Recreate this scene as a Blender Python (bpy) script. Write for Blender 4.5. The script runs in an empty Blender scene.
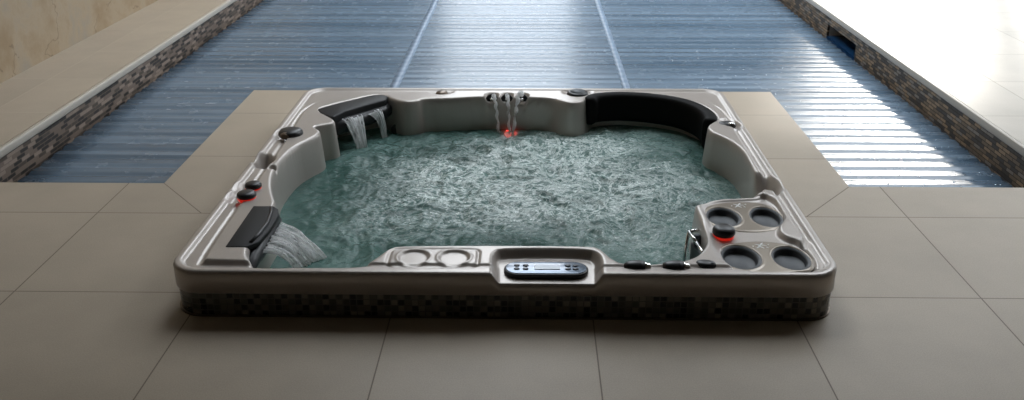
import bpy, bmesh, math, random
import numpy as np
from mathutils import Vector, Matrix, Euler
random.seed(4)
PI = math.pi
SC = bpy.context.scene
C = SC.collection

# ------------------------------------------------------------------ helpers
def link(name, me, mat=None, parent=None, smooth=True):
    o = bpy.data.objects.new(name, me)
    C.objects.link(o)
    if mat: me.materials.append(mat)
    if parent: o.parent = parent
    if smooth:
        me.polygons.foreach_set('use_smooth', [True]*len(me.polygons))
    return o

def obj(name, bm, mat, parent=None, smooth=False):
    bmesh.ops.recalc_face_normals(bm, faces=bm.faces)
    me = bpy.data.meshes.new(name); bm.to_mesh(me); bm.free()
    return link(name, me, mat, parent, smooth)

def tag(o, label, cat, group=None, kind=None):
    o['label'] = label; o['category'] = cat
    if group: o['group'] = group
    if kind: o['kind'] = kind
    return o

def empty(name, loc):
    o = bpy.data.objects.new(name, None); C.objects.link(o); o.location = loc
    o.empty_display_size = .1
    return o

def box(bm, x0, x1, y0, y1, z0, z1):
    v = [bm.verts.new(p) for p in [(x0,y0,z0),(x1,y0,z0),(x1,y1,z0),(x0,y1,z0),(x0,y0,z1),(x1,y0,z1),(x1,y1,z1),(x0,y1,z1)]]
    for f in [(3,2,1,0),(4,5,6,7),(0,1,5,4),(1,2,6,5),(2,3,7,6),(3,0,4,7)]:
        bm.faces.new([v[i] for i in f])

def struct(name, bm, mat):
    o = obj(name, bm, mat); o['kind'] = 'structure'; return o

def lathe(bm, prof, c, n=28, sx=1, sy=1, rz=0, M=None):
    rings = []
    for r, z in prof:
        ring = []
        if r < 1e-6:
            ring = [(0, 0, z)]
        else:
            for i in range(n):
                a = 2*PI*i/n; ring.append((r*sx*math.cos(a), r*sy*math.sin(a), z))
        vs = []
        for p in ring:
            p = Vector(p)
            if M: p = M @ p
            x = p.x*math.cos(rz)-p.y*math.sin(rz); y = p.x*math.sin(rz)+p.y*math.cos(rz)
            vs.append(bm.verts.new((c[0]+x, c[1]+y, c[2]+p.z)))
        rings.append(vs)
    for a, b in zip(rings, rings[1:]):
        if len(a) == 1 and len(b) == 1: continue
        for i in range(n):
            j = (i+1) % n
            if len(a) == 1: bm.faces.new((a[0], b[i], b[j]))
            elif len(b) == 1: bm.faces.new((a[i], a[j], b[0]))
            else: bm.faces.new((a[i], a[j], b[j], b[i]))

def tube(bm, pts, rad, n=12):
    pts = [Vector(p) for p in pts]; rings = []
    for i, p in enumerate(pts):
        t = (pts[min(i+1, len(pts)-1)]-pts[max(i-1, 0)]).normalized()
        a = Vector((0,0,1)) if abs(t.z) < .9 else Vector((1,0,0))
        u = t.cross(a).normalized(); w = t.cross(u)
        r = rad(i/(len(pts)-1)) if callable(rad) else rad
        rings.append([bm.verts.new(p+(u*math.cos(2*PI*k/n)+w*math.sin(2*PI*k/n))*r) for k in range(n)])
    for a, b in zip(rings, rings[1:]):
        for k in range(n): bm.faces.new((a[k], a[(k+1)%n], b[(k+1)%n], b[k]))
    bm.faces.new(rings[0]); bm.faces.new(rings[-1][::-1])

def prism(bm, poly, z0, z1, zf=None):
    lo = [bm.verts.new((x, y, z0)) for x, y in poly]; hi = [bm.verts.new((x, y, z1)) for x, y in poly]
    n = len(poly)
    bm.faces.new(lo[::-1]); bm.faces.new(hi)
    for i in range(n): bm.faces.new((lo[i], lo[(i+1)%n], hi[(i+1)%n], hi[i]))

def bevel(o, w, seg=3):
    m = o.modifiers.new('bevel', 'BEVEL'); m.width = w; m.segments = seg; m.limit_method = 'ANGLE'
    m.angle_limit = math.radians(35)
    o.data.polygons.foreach_set('use_smooth', [True]*len(o.data.polygons))
    return o

def chaikin(P, it=2, k=.25):
    P = [tuple(p) for p in P]
    for _ in range(it):
        Q = []
        for i in range(len(P)):
            a, b = P[i], P[(i+1) % len(P)]
            Q.append((a[0]*(1-k)+b[0]*k, a[1]*(1-k)+b[1]*k)); Q.append((a[0]*k+b[0]*(1-k), a[1]*k+b[1]*(1-k)))
        P = Q
    return P

def sdpoly(X, Y, P):
    """signed distance, positive inside"""
    P = np.array(P); n = len(P)
    best = np.full(X.shape, 1e9); ins = np.zeros(X.shape, bool)
    for i in range(n):
        ax, ay = P[i]; bx, by = P[(i+1) % n]
        dx, dy = bx-ax, by-ay; L = dx*dx+dy*dy+1e-18
        t = np.clip(((X-ax)*dx+(Y-ay)*dy)/L, 0, 1)
        d = (X-ax-t*dx)**2+(Y-ay-t*dy)**2
        best = np.minimum(best, d)
        c = ((ay > Y) != (by > Y)) & (X < (bx-ax)*(Y-ay)/(by-ay+1e-18)+ax)
        ins ^= c
    return np.where(ins, 1, -1)*np.sqrt(best)

def sdrr(X, Y, x0, x1, y0, y1, r):
    cx, cy, hx, hy = (x0+x1)/2, (y0+y1)/2, (x1-x0)/2, (y1-y0)/2
    qx = np.abs(X-cx)-hx+r; qy = np.abs(Y-cy)-hy+r
    return -(np.hypot(np.maximum(qx, 0), np.maximum(qy, 0))+np.minimum(np.maximum(qx, qy), 0)-r)

def sstep(a, b, x):
    t = np.clip((x-a)/(b-a), 0, 1); return t*t*(3-2*t)

def gridmesh(name, X, Y, Z, keep, mat, parent=None):
    """X,Y,Z 2-D arrays, keep = cell mask"""
    ny, nx = X.shape
    idx = np.arange(nx*ny).reshape(ny, nx)
    q = np.stack([idx[:-1, :-1], idx[:-1, 1:], idx[1:, 1:], idx[1:, :-1]], -1)[keep]
    used = np.unique(q); remap = -np.ones(nx*ny, int); remap[used] = np.arange(len(used))
    q = remap[q]; co = np.stack([X.ravel(), Y.ravel(), Z.ravel()], -1)[used]
    me = bpy.data.meshes.new(name)
    me.vertices.add(len(co)); me.vertices.foreach_set('co', co.astype(np.float32).ravel())
    me.loops.add(q.size); me.loops.foreach_set('vertex_index', q.ravel().astype(np.int32))
    me.polygons.add(len(q)); me.polygons.foreach_set('loop_start', np.arange(0, q.size, 4).astype(np.int32))
    me.polygons.foreach_set('loop_total', np.full(len(q), 4, np.int32))
    me.update(calc_edges=True); me.validate()
    return link(name, me, mat, parent, True)

# ------------------------------------------------------------------ materials
class N:
    def __init__(s, name):
        s.m = bpy.data.materials.new(name); s.m.use_nodes = True
        s.t = s.m.node_tree; s.b = s.t.nodes['Principled BSDF']; s.out = s.t.nodes['Material Output']
    def n(s, typ, **k):
        nd = s.t.nodes.new(typ)
        for a, v in k.items(): setattr(nd, a, v)
        return nd
    def l(s, a, b): s.t.links.new(a, b)
    def math(s, op, a, b=None, c=None):
        nd = s.n('ShaderNodeMath', operation=op)
        for i, v in enumerate((a, b, c)):
            if v is None: continue
            if isinstance(v, (int, float)): nd.inputs[i].default_value = v
            else: s.l(v, nd.inputs[i])
        return nd.outputs[0]
    def coord(s):
        return s.n('ShaderNodeTexCoord').outputs['Object']
    def sep(s, v):
        nd = s.n('ShaderNodeSeparateXYZ'); s.l(v, nd.inputs[0]); return nd.outputs
    def comb(s, x, y, z=0.):
        nd = s.n('ShaderNodeCombineXYZ')
        for i, v in enumerate((x, y, z)):
            if isinstance(v, (int, float)): nd.inputs[i].default_value = v
            else: s.l(v, nd.inputs[i])
        return nd.outputs[0]
    def noise(s, v, scale, detail=4, rough=.55, dist=0.):
        nd = s.n('ShaderNodeTexNoise'); nd.inputs['Scale'].default_value = scale
        nd.inputs['Detail'].default_value = detail; nd.inputs['Roughness'].default_value = rough
        nd.inputs['Distortion'].default_value = dist
        if v is not None: s.l(v, nd.inputs['Vector'])
        return nd.outputs['Fac']
    def ramp(s, f, stops, interp='LINEAR'):
        nd = s.n('ShaderNodeValToRGB'); e = nd.color_ramp.elements; nd.color_ramp.interpolation = interp
        while len(e) > 1: e.remove(e[-1])
        e[0].position = stops[0][0]; e[0].color = (*stops[0][1], 1)
        for p, c in stops[1:]:
            x = e.new(p); x.color = (*c, 1)
        s.l(f, nd.inputs[0]); return nd.outputs[0]
    def mix(s, f, a, b):
        nd = s.n('ShaderNodeMix', data_type='RGBA')
        if isinstance(f, (int, float)): nd.inputs[0].default_value = f
        else: s.l(f, nd.inputs[0])
        for i, v in ((6, a), (7, b)):
            if isinstance(v, tuple): nd.inputs[i].default_value = (*v, 1)
            else: s.l(v, nd.inputs[i])
        return nd.outputs[2]
    def bump(s, h, st=.3, dist=.01):
        nd = s.n('ShaderNodeBump'); nd.inputs['Strength'].default_value = st; nd.inputs['Distance'].default_value = dist
        s.l(h, nd.inputs['Height']); s.l(nd.outputs[0], s.b.inputs['Normal']); return nd
    def set(s, **k):
        for a, v in k.items():
            i = s.b.inputs[a.replace('_', ' ')]
            if isinstance(v, (int, float)): i.default_value = v
            elif isinstance(v, tuple): i.default_value = (*v, 1) if len(v) == 3 else v
            else: s.l(v, i)
        return s

def plain(name, col, rough=.4, metal=0., coat=0., **k):
    m = N(name); m.set(Base_Color=col, Roughness=rough, Metallic=metal, Coat_Weight=coat, **k)
    m.bump(m.noise(m.coord(), 900, 2), .03, .001)
    return m.m

T = .5923; GX = -1.5879; GY = 2.4569; YP = 3.3365
def tile_mat(name, xlines=None, mitre=False, col=(.41, .343, .265), joint=(.20, .165, .13), rough=.45, jw=.0020):
    m = N(name); co = m.coord(); x, y, z = m.sep(co)
    def per(v, off, per_):
        u = m.math('DIVIDE', m.math('SUBTRACT', v, off), per_)
        fr = m.math('FRACT', m.math('ADD', u, 100.5))
        return m.math('MULTIPLY', m.math('ABSOLUTE', m.math('SUBTRACT', fr, .5)), per_), m.math('FLOOR', m.math('ADD', u, 100.))
    dy, cy = per(y, GY, T)
    dx, cx = per(x, GX if xlines is None else xlines, T)
    d = m.math('MINIMUM', dx, dy)
    if mitre:
        # second joint along the pool kerb and 45-degree mitres at the kerb corners
        for X, sgn in ((-1.4476, 1), (1.2538, -1)):
            q = m.math('ABSOLUTE', m.math('SUBTRACT', m.math('SUBTRACT', x, X), m.math('MULTIPLY', m.math('SUBTRACT', y, YP), -.85*sgn)))
            outside = m.math('GREATER_THAN', m.math('ABSOLUTE', m.math('SUBTRACT', y, (YP+GY+T)/2)), (YP-GY-T)/2)
            d = m.math('MINIMUM', d, m.math('ADD', m.math('MULTIPLY', q, .75), outside))
    line = m.math('LESS_THAN', d, jw)
    wn = m.n('ShaderNodeTexWhiteNoise', noise_dimensions='2D'); m.l(m.comb(cx, cy), wn.inputs[0])
    g = m.noise(co, 260, 3, .7); g2 = m.noise(co, 3.1, 5, .6)
    f = m.math('ADD', m.math('MULTIPLY', g, .8), m.math('ADD', m.math('MULTIPLY', g2, .5), m.math('MULTIPLY', wn.outputs[0], .10)))
    base = m.ramp(f, [(.4, tuple(c*.80 for c in col)), (.88, tuple(min(1, c*1.14) for c in col))])
    m.set(Base_Color=m.mix(line, base, joint), Roughness=m.math('ADD', m.math('MULTIPLY', line, .4), rough), Specular_IOR_Level=.32)
    h = m.math('SUBTRACT', m.math('MULTIPLY', g, .25), m.math('MULTIPLY', line, 1.))
    m.bump(h, .22, .002)
    return m.m

def mosaic_mat(name, a, b, w, h, stops, mortar, rough=.25, stagger=.5, mw=.08):
    """tiles laid over coordinates a (along) and b (up)"""
    m = N(name); co = m.coord(); s = m.sep(co)
    if a == 'peri':
        u = m.math('ADD', s[0], s[1])
    else:
        u = s[a]
    v = s[b]
    r = m.math('DIVIDE', v, h); row = m.math('FLOOR', r)
    uu = m.math('ADD', m.math('DIVIDE', u, w), m.math('MULTIPLY', row, stagger)); colm = m.math('FLOOR', uu)
    wn = m.n('ShaderNodeTexWhiteNoise', noise_dimensions='2D'); m.l(m.comb(colm, row), wn.inputs[0])
    fu = m.math('ABSOLUTE', m.math('SUBTRACT', m.math('FRACT', uu), .5)); fv = m.math('ABSOLUTE', m.math('SUBTRACT', m.math('FRACT', r), .5))
    line = m.math('MAXIMUM', m.math('GREATER_THAN', fu, .5-mw*h/w), m.math('GREATER_THAN', fv, .5-mw))
    base = m.ramp(wn.outputs[0], stops, 'CONSTANT')
    m.set(Base_Color=m.mix(line, base, mortar), Roughness=m.math('ADD', m.math('MULTIPLY', line, .5), rough))
    m.bump(m.math('SUBTRACT', 1., line), .5, .002)
    return m.m

def stone_mat():
    m = N('honey_stone'); co = m.coord()
    n1 = m.noise(co, .75, 6, .6, .5); n2 = m.noise(co, 3.5, 6, .65, .3); n3 = m.noise(co, 60, 3)
    base = m.ramp(m.math('ADD', m.math('MULTIPLY', n1, .65), m.math('MULTIPLY', n2, .35)),
        [(.33, (.27, .175, .095)), (.43, (.36, .26, .155)), (.50, (.44, .345, .235)), (.57, (.36, .32, .265)), (.68, (.30, .285, .265))])
    v = m.noise(co, 1.1, 5, .55, .5)
    vein = m.math('LESS_THAN', m.math('ABSOLUTE', m.math('SUBTRACT', v, .5)), .0035)
    vein = m.math('MULTIPLY', vein, m.math('MULTIPLY', m.math('GREATER_THAN', n1, .45), .5))
    c = m.mix(vein, base, (.15, .10, .06))
    c = m.mix(m.math('MULTIPLY', n3, .25), c, (.22, .17, .12))
    m.set(Base_Color=c, Roughness=.5); m.bump(m.math('ADD', n2, m.math('MULTIPLY', n3, .1)), .15, .01)
    return m.m

def acrylic():
    m = N('pearl_grey_acrylic'); co = m.coord()
    f = m.noise(co, 700, 2); g = m.noise(co, 5, 3)
    m.set(Base_Color=m.ramp(m.math('ADD', m.math('MULTIPLY', f, .6), m.math('MULTIPLY', g, .4)), [(.3, (.40, .355, .318)), (.7, (.53, .475, .43))]),
          Metallic=.25, Roughness=.37, Coat_Weight=.38, Coat_Roughness=.12)
    return m.m

def tubwater():
    m = N('bubbling_water'); co = m.coord()
    x, y, z = m.sep(co)
    st = m.comb(m.math('MULTIPLY', x, .8), y, z)
    w1 = m.noise(st, 6, 5, .6, 2.4); w2 = m.noise(st, 17, 4, .6, 1.8); w3 = m.noise(st, 2.1, 3, .5, .4); w4 = m.noise(st, 150, 3, .7)
    rid = m.math('SUBTRACT', 1., m.math('MULTIPLY', m.math('ABSOLUTE', m.math('SUBTRACT', w1, .5)), 20.))
    rid2 = m.math('SUBTRACT', 1., m.math('MULTIPLY', m.math('ABSOLUTE', m.math('SUBTRACT', w2, .5)), 13.))
    fil = m.math('MAXIMUM', m.math('MULTIPLY', rid, .9), m.math('MULTIPLY', rid2, .75))
    # bubbles gather away from the walls, most of all at the middle and back
    cx = m.math('SUBTRACT', x, .02); cy = m.math('SUBTRACT', y, 3.38)
    rr = m.math('SQRT', m.math('ADD', m.math('MULTIPLY', m.math('MULTIPLY', cx, cx), 1.25), m.math('MULTIPLY', m.math('MULTIPLY', cy, cy), 1.9)))
    zone = m.math('SUBTRACT', 1.27, rr)
    dens = m.math('ADD', zone, m.math('MULTIPLY', m.math('SUBTRACT', w3, .5), 1.5))
    dn = m.n('ShaderNodeMapRange'); m.l(dens, dn.inputs[0]); dn.inputs[1].default_value = .25; dn.inputs[2].default_value = .85
    foam = m.math('MULTIPLY', m.math('ADD', m.math('MULTIPLY', m.math('MAXIMUM', fil, 0.), .85), m.math('MULTIPLY', m.math('SUBTRACT', w4, .5), .5)), dn.outputs[0])
    spk = m.n('ShaderNodeMapRange'); m.l(m.noise(co, 75, 3, .6, .8), spk.inputs[0]); spk.inputs[1].default_value = .60; spk.inputs[2].default_value = .68
    foam = m.math('ADD', foam, m.math('MULTIPLY', spk.outputs[0], m.math('MULTIPLY', m.math('MINIMUM', m.math('ADD', dn.outputs[0], .12), 1.), .7)))
    haze = m.math('MULTIPLY', dn.outputs[0], .06)
    foam = m.math('MINIMUM', m.math('MAXIMUM', m.math('ADD', foam, haze), .0), 1.)
    deep = m.ramp(w3, [(.35, (.085, .185, .162)), (.65, (.19, .335, .30))])
    m.set(Base_Color=m.mix(m.math('MULTIPLY', foam, .95), deep, (.88, .95, .92)), Roughness=m.math('ADD', .06, m.math('MULTIPLY', foam, .35)), IOR=1.33)
    m.bump(m.math('ADD', m.math('MULTIPLY', w2, .6), m.math('ADD', m.math('MULTIPLY', w1, .9), m.math('MULTIPLY', w4, .05))), .8, .016)
    tr = m.n('ShaderNodeBsdfTransparent'); tr.inputs[0].default_value = (.35, .62, .57, 1)
    mx = m.n('ShaderNodeMixShader'); m.l(m.math('MULTIPLY', m.math('SUBTRACT', 1., foam), .42), mx.inputs[0])
    m.l(m.b.outputs[0], mx.inputs[1]); m.l(tr.outputs[0], mx.inputs[2]); m.l(mx.outputs[0], m.out.inputs[0])
    return m.m

def fallwater(name, streak_axis, cut=.5, scale=60):
    m = N(name); co = m.coord(); s = m.sep(co)
    sc = [1, 1, 1]; sc[streak_axis] = .12
    v = m.comb(*[m.math('MULTIPLY', s[i], sc[i]) for i in range(3)])
    w = m.noise(v, scale, 4, .6, .4)
    white = m.ramp(w, [(cut-.1, (0, 0, 0)), (cut+.15, (1, 1, 1))])
    m.set(Base_Color=(1., 1., 1.), Roughness=.12, IOR=1.4, Transmission_Weight=.0)
    m.bump(w, .8, .01)
    tr = m.n('ShaderNodeBsdfGlass'); tr.inputs['IOR'].default_value = 1.2; tr.inputs['Roughness'].default_value = .03
    mx = m.n('ShaderNodeMixShader'); m.l(m.math('MULTIPLY', white, .95), mx.inputs[0])
    m.l(tr.outputs[0], mx.inputs[1]); tl = m.n('ShaderNodeBsdfTranslucent'); tl.inputs[0].default_value = (1, 1, 1, 1); m2 = m.n('ShaderNodeMixShader'); m2.inputs[0].default_value = .65
    m.l(m.b.outputs[0], m2.inputs[1]); m.l(tl.outputs[0], m2.inputs[2]); m.l(m2.outputs[0], mx.inputs[2]); m.l(mx.outputs[0], m.out.inputs[0])
    return m.m

def cover_mat():
    m = N('translucent_blue_slat'); co = m.coord(); x, y, z = m.sep(co)
    st = m.comb(m.math('MULTIPLY', x, .35), m.math('MULTIPLY', y, 6.), 0.)
    n = m.noise(st, 2.2, 5, .6); n2 = m.noise(co, 9, 4, .6)
    row = m.math('FLOOR', m.math('DIVIDE', y, .055)); wn = m.n('ShaderNodeTexWhiteNoise', noise_dimensions='1D'); m.l(row, wn.inputs['W'])
    f = m.math('ADD', m.math('MULTIPLY', n, .55), m.math('MULTIPLY', wn.outputs[0], .45))
    m.set(Base_Color=m.ramp(f, [(.2, (.065, .11, .16)), (.8, (.17, .235, .305))]),
          Roughness=m.math('ADD', .20, m.math('MULTIPLY', n2, .12)), IOR=1.5, Specular_IOR_Level=.6)
    m.bump(n2, .05, .01)
    return m.m

M = dict(
    floor=tile_mat('beige_porcelain_tile', mitre=True),
    floorL=tile_mat('beige_tile_pale_joint', xlines=-2.6295, joint=(.55, .49, .40), jw=.0017),
    floorR=tile_mat('beige_tile_right', xlines=2.5014, col=(.42, .375, .315), joint=(.27, .24, .20)),
    coping=plain('coping_edge', (.50, .455, .39), .35),
    mosL=mosaic_mat('brown_brick_mosaic', 1, 2, .070, .0185, [(0, (.022, .017, .013)), (.36, (.075, .055, .040)), (.52, (.17, .125, .095)), (.80, (.28, .215, .17))], (.22, .17, .135), rough=.5),
    mosR=mosaic_mat('bronze_brick_mosaic', 1, 2, .066, .0185, [(0, (.045, .036, .028)), (.30, (.15, .105, .065)), (.60, (.27, .185, .11)), (.85, (.20, .17, .14))], (.05, .042, .033), mw=.1, rough=.55),
    plinth=mosaic_mat('dark_glass_mosaic', 'peri', 2, .020, .0195, [(0, (.016, .016, .014)), (.25, (.075, .068, .055)), (.50, (.15, .135, .11)), (.78, (.24, .215, .17)), (.9, (.09, .092, .075))], (.09, .08, .068), stagger=0.),
    stone=stone_mat(), acrylic=acrylic(), tubwater=tubwater(),
    black=plain('black_plastic', (.010, .010, .011), .42, 0, .1), pillow=plain('black_vinyl', (.006, .0058, .0055), .62, Specular_IOR_Level=.08),
    grey_dark=plain('charcoal_insert', (.060, .068, .076), .5), pit=plain('well_floor', (.035, .04, .045), .45),
    chrome=plain('chrome', (.75, .74, .72), .12, 1.), champagne=plain('champagne_metal', (.25, .21, .165), .33, .55, .3),
    white=plain('emblem_white', (.85, .85, .83), .4), tan=plain('bronze_insert', (.16, .12, .085), .3, .5),
    screen=plain('grey_lcd', (.52, .60, .70), .2), fascia=plain('blue_grey_fascia', (.17, .22, .29), .22, .4, .5), button=plain('dark_button', (.02, .027, .045), .35),
    spout=plain('waterfall_charcoal', (.012, .012, .013), .55, 0, 0, Specular_IOR_Level=.3),
    cover=cover_mat(), band=plain('pale_band', (.20, .27, .36), .42), poolw=plain('deep_pool_water', (.012, .045, .11), .06),
    wallp=plain('warm_plaster', (.16, .135, .11), .8), ceil=plain('ceiling_plaster', (.20, .19, .175), .85), frame=plain('window_frame', (.06, .06, .06), .4),
    drop=plain('water_drop', (.85, .9, .95), .05, .9),
    fallY=fallwater('falling_water_sheet', 0, .34, 45), fallZ=fallwater('falling_water_stream', 2, .30, 50))
def glow(name, col, st):
    m = N(name); m.set(Base_Color=(.5, .02, .01), Roughness=.3, Emission_Color=col, Emission_Strength=st); return m.m
M['red'] = glow('red_led_ring', (1, .035, .02), .35); M['redlamp'] = glow('red_underwater_lamp', (1, .05, .04), 3.)

# ------------------------------------------------------------------ room
RX0, RX1, RY0, RY1, CZ = -2.8525, 5.6, -2.2, 12.0, 4.2
PL, PR = -2.3003, 2.1521; YS = 4.6231; XL, XR = -1.4476, 1.2538; PEND = 10.6
OX0, OX1, OY0, OY1 = -1.0497, .9002, 2.3133, 4.1779
ins = .036; DB = -.9
bm = bmesh.new()
box(bm, RX0, RX1, RY0, OY0+ins, -.5, 0)
box(bm, RX0, OX0+ins, OY0+ins, YP, -.5, 0); box(bm, OX1-ins, RX1, OY0+ins, YP, -.5, 0)
box(bm, XL, OX0+ins, YP, OY1-ins, -.5, 0); box(bm, OX1-ins, XR, YP, OY1-ins, -.5, 0)
box(bm, XL, XR, OY1-ins, YS, -.5, 0)
struct('floor', bm, M['floor'])
ct = .038
bm = bmesh.new(); box(bm, RX0, PL-.028, YP, RY1, -.5, 0); o = struct('floor_left', bm, M['floorL'])
bm = bmesh.new(); box(bm, PR+.32, RX1, YP, RY1, -.5, 0); box(bm, PR+.02, PR+.32, YP, 5.999, -.5, 0); box(bm, PR+.02, PR+.32, 6.621, RY1, -.5, 0)
box(bm, PR+.02, PR+.32, 5.999, 6.621, -.08, 0); o = struct('floor_right', bm, M['floorR'])
bm = bmesh.new(); box(bm, PL-.028, PR+.02, PEND, RY1, -.5, 0); struct('floor_far', bm, M['floor'])
# coping strips (rounded front edge)
bm = bmesh.new(); box(bm, PL-.0275, PL, YP+.0005, PEND-.001, -ct, .001)
o = struct('trim_1', bm, M['coping']); bevel(o, .008)
bm = bmesh.new(); box(bm, PR, PR+.0195, YP+.0005, PEND-.001, -ct, .001)
o = struct('trim_2', bm, M['coping']); bevel(o, .006)
# mosaic pool sides below the copings
bm = bmesh.new(); box(bm, PL-.0275, PL-.004, YP+.0005, PEND-.001, -.55, -ct-.0005); struct('trim_3', bm, M['mosL'])
sk0, sk1, skz = 6.0, 6.62, -.088
bm = bmesh.new()
box(bm, PR+.004, PR+.0195, YP+.0005, sk0, -.55, -ct-.0005); box(bm, PR+.004, PR+.0195, sk1, PEND-.001, -.55, -ct-.0005)
box(bm, PR+.004, PR+.0195, sk0, sk1, skz, -ct-.0005)
struct('trim_4', bm, M['mosR'])
# near pool edge faces
bm = bmesh.new()
box(bm, PL, XL-.001, YP, YP+.004, -.55, -.012); box(bm, XR+.001, PR, YP, YP+.004, -.55, -.012); 
struct('trim_5', bm, M['mosR'])
# stone wall and the rest of the shell
bm = bmesh.new(); box(bm, RX0-.2, RX0, RY0, RY1, -.5, CZ); struct('wall_left', bm, M['stone'])
bm = bmesh.new(); box(bm, RX0-.2, RX1+.2, RY0-.2, RY0, -.5, CZ); struct('wall_back', bm, M['wallp'])
SKL = [(-1.45, .85, 4.5, 11.4), (2.0, 5.1, 4.5, 9.4)]      # unseen ceiling openings added to brighten the pool surround
bm = bmesh.new(); box(bm, RX0-.2, RX1+.2, 3.35, 4.5, CZ, CZ+.2); box(bm, RX0-.2, -1.45, 4.5, RY1+.2, CZ, CZ+.2)
box(bm, .85, 2.0, 4.5, RY1+.2, CZ, CZ+.2); box(bm, 5.1, RX1+.2, 4.5, RY1+.2, CZ, CZ+.2)
box(bm, -1.45, .85, 11.4, RY1+.2, CZ, CZ+.2); box(bm, 2.0, 5.1, 9.4, RY1+.2, CZ, CZ+.2)
box(bm, RX0-.2, RX1+.2, RY0-.2, 3.35, 2.05, CZ+.2); struct('ceiling', bm, M['ceil'])     # unseen ceiling lowered on this side to darken the near floor
for k, (a, b, c, d) in enumerate(SKL):
    bm = bmesh.new()
    for q in range(4):
        yy = c+(d-c-.05)*q/3; box(bm, a, b, yy, yy+.05, CZ+.08, CZ+.16)
    struct('window_%d' % (4+k), bm, M['ceil'])  # bars across the added ceiling openings
def wall_with_windows(name, axis, pos, a0, a1, wins, thick):
    bm = bmesh.new(); e = a0
    def put(u0, u1, z0, z1):
        if u1-u0 < 1e-4 or z1-z0 < 1e-4: return
        if axis == 'y': box(bm, u0, u1, pos, pos+thick, z0, z1)
        else: box(bm, pos, pos+thick, u0, u1, z0, z1)
    for (w0, w1, z0, z1) in wins:
        put(e, w0, -.5, CZ); put(w0, w1, -.5, z0); put(w0, w1, z1, CZ); e = w1
    put(e, a1, -.5, CZ)
    struct(name, bm, M['wallp'])
    for k, (w0, w1, z0, z1) in enumerate(wins):
        f = bmesh.new(); n = max(1, round((w1-w0)/1.3)); t = .05
        def bar(u0, u1, zz0, zz1):
            if axis == 'y': box(f, u0, u1, pos+thick*.3, pos+thick*.3+.05, zz0, zz1)
            else: box(f, pos+thick*.3, pos+thick*.3+.05, u0, u1, zz0, zz1)
        bar(w0, w1, z0, z0+t); bar(w0, w1, z1-t, z1); bar(w0, w0+t, z0+t, z1-t); bar(w1-t, w1, z0+t, z1-t)
        global wcount; wcount += 1
        struct('window_%d' % wcount, f, M['frame'])
wcount = 0
FAR = [(-1.22, .62, .35, 4.15), (4.15, 5.55, .10, 2.75)]
RGT = [(6.0, 11.95, .1, 2.75)]
wall_with_windows('wall_far', 'y', RY1, RX0-.2, RX1+.2, FAR, .2)
wall_with_windows('wall_right', 'x', RX1, RY0, RY1, RGT, .2)
def portal(loc, rot, sx, sy):
    l = bpy.data.lights.new('window_daylight', 'AREA'); l.shape = 'RECTANGLE'; l.size = sx; l.size_y = sy
    l.cycles.is_portal = True
    o = bpy.data.objects.new('window_daylight', l); C.objects.link(o); o.location = loc; o.rotation_euler = rot
for (a, b, z0, z1) in FAR: portal(((a+b)/2, RY1+.19, (z0+z1)/2), (-PI/2, 0, 0), b-a, z1-z0)
pass
for (a, b, c, d) in SKL: portal(((a+b)/2, (c+d)/2, CZ+.19), (0, 0, 0), b-a, d-c)
for (a, b, z0, z1) in RGT: portal((RX1+.19, (a+b)/2, (z0+z1)/2), (0, PI/2, 0), z1-z0, b-a)

# ------------------------------------------------------------------ pool water and slatted cover
bm = bmesh.new()
PW = -.20
box(bm, PL-.003, PR+.003, YS+.002, PEND-.001, -.5, PW)
box(bm, PL-.003, XL-.002, YP+.005, YS+.002, -.5, PW); box(bm, XR+.002, PR+.003, YP+.005, YS+.002, -.5, PW)
box(bm, PR+.003, PR+.318, sk0+.002, sk1-.002, -.45, PW+.03)
o = obj('pool_water', bm, M['poolw'])
tag(o, 'dark blue strip of pool water showing beside the slatted cover', 'water')
# floor under right deck keeps a recess for the skimmer mouth: shadowed lining


cov = empty('pool_cover', (0, 7, -.165)); tag(cov, 'blue translucent slatted cover floating on the swimming pool', 'pool cover')
rng = np.random.default_rng(3)
def slat_z(Y):
    p = Y/.11*2*PI
    return 0.0032*np.sin(p)+.0012*np.sin(2*p+.9)+.0010*np.sin(Y*9.1)+.0006*np.sin(Y*23.7)
def coverpiece(bmlist, x0, x1, y0, y1):
    ny = int((y1-y0)/.0069)+1; ys = np.linspace(y0, y1, ny); xs = np.linspace(x0, x1, max(2, int((x1-x0)/.12)))
    X, Y = np.meshgrid(xs, ys)
    Z = slat_z(Y+.004*np.sin(X*1.7+Y*.5))+.0015*np.sin(X*3.1+Y*2.2)*np.sin(Y*3.3)
    return X, Y, Z
k = 0
edge = .035
def putcover(x0, x1, y0, y1):
    X, Y, Z = coverpiece(None, x0, x1, y0, y1)
    return X, Y, Z
parts = [putcover(PL+.018, XL-.004, YP+.008, YS+.004), putcover(XR+.004, PR-edge, YP+.008, YS+.004), putcover(PL+.018, PR-edge, YS+.004, PEND-.02)]
bm = bmesh.new()
for X, Y, Z in parts:
    g = [[bm.verts.new((X[i, j], Y[i, j]-7, Z[i, j])) for j in range(X.shape[1])] for i in range(X.shape[0])]
    lo = [[bm.verts.new((X[i, j], Y[i, j]-7, -.026)) for j in (0, X.shape[1]-1)] for i in range(X.shape[0])]
    for i in range(X.shape[0]-1):
        for j in range(X.shape[1]-1): bm.faces.new((g[i][j], g[i][j+1], g[i+1][j+1], g[i+1][j]))
        bm.faces.new((lo[i][0], g[i][0], g[i+1][0], lo[i+1][0])); bm.faces.new((g[i][-1], lo[i][1], lo[i+1][1], g[i+1][-1]))
    for i in (0, X.shape[0]-1):
        bm.faces.new([lo[i][0], lo[i][1]]+[g[i][j] for j in range(X.shape[1]-1, -1, -1)])
o = obj('slats', bm, M['cover'], cov, True)
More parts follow.
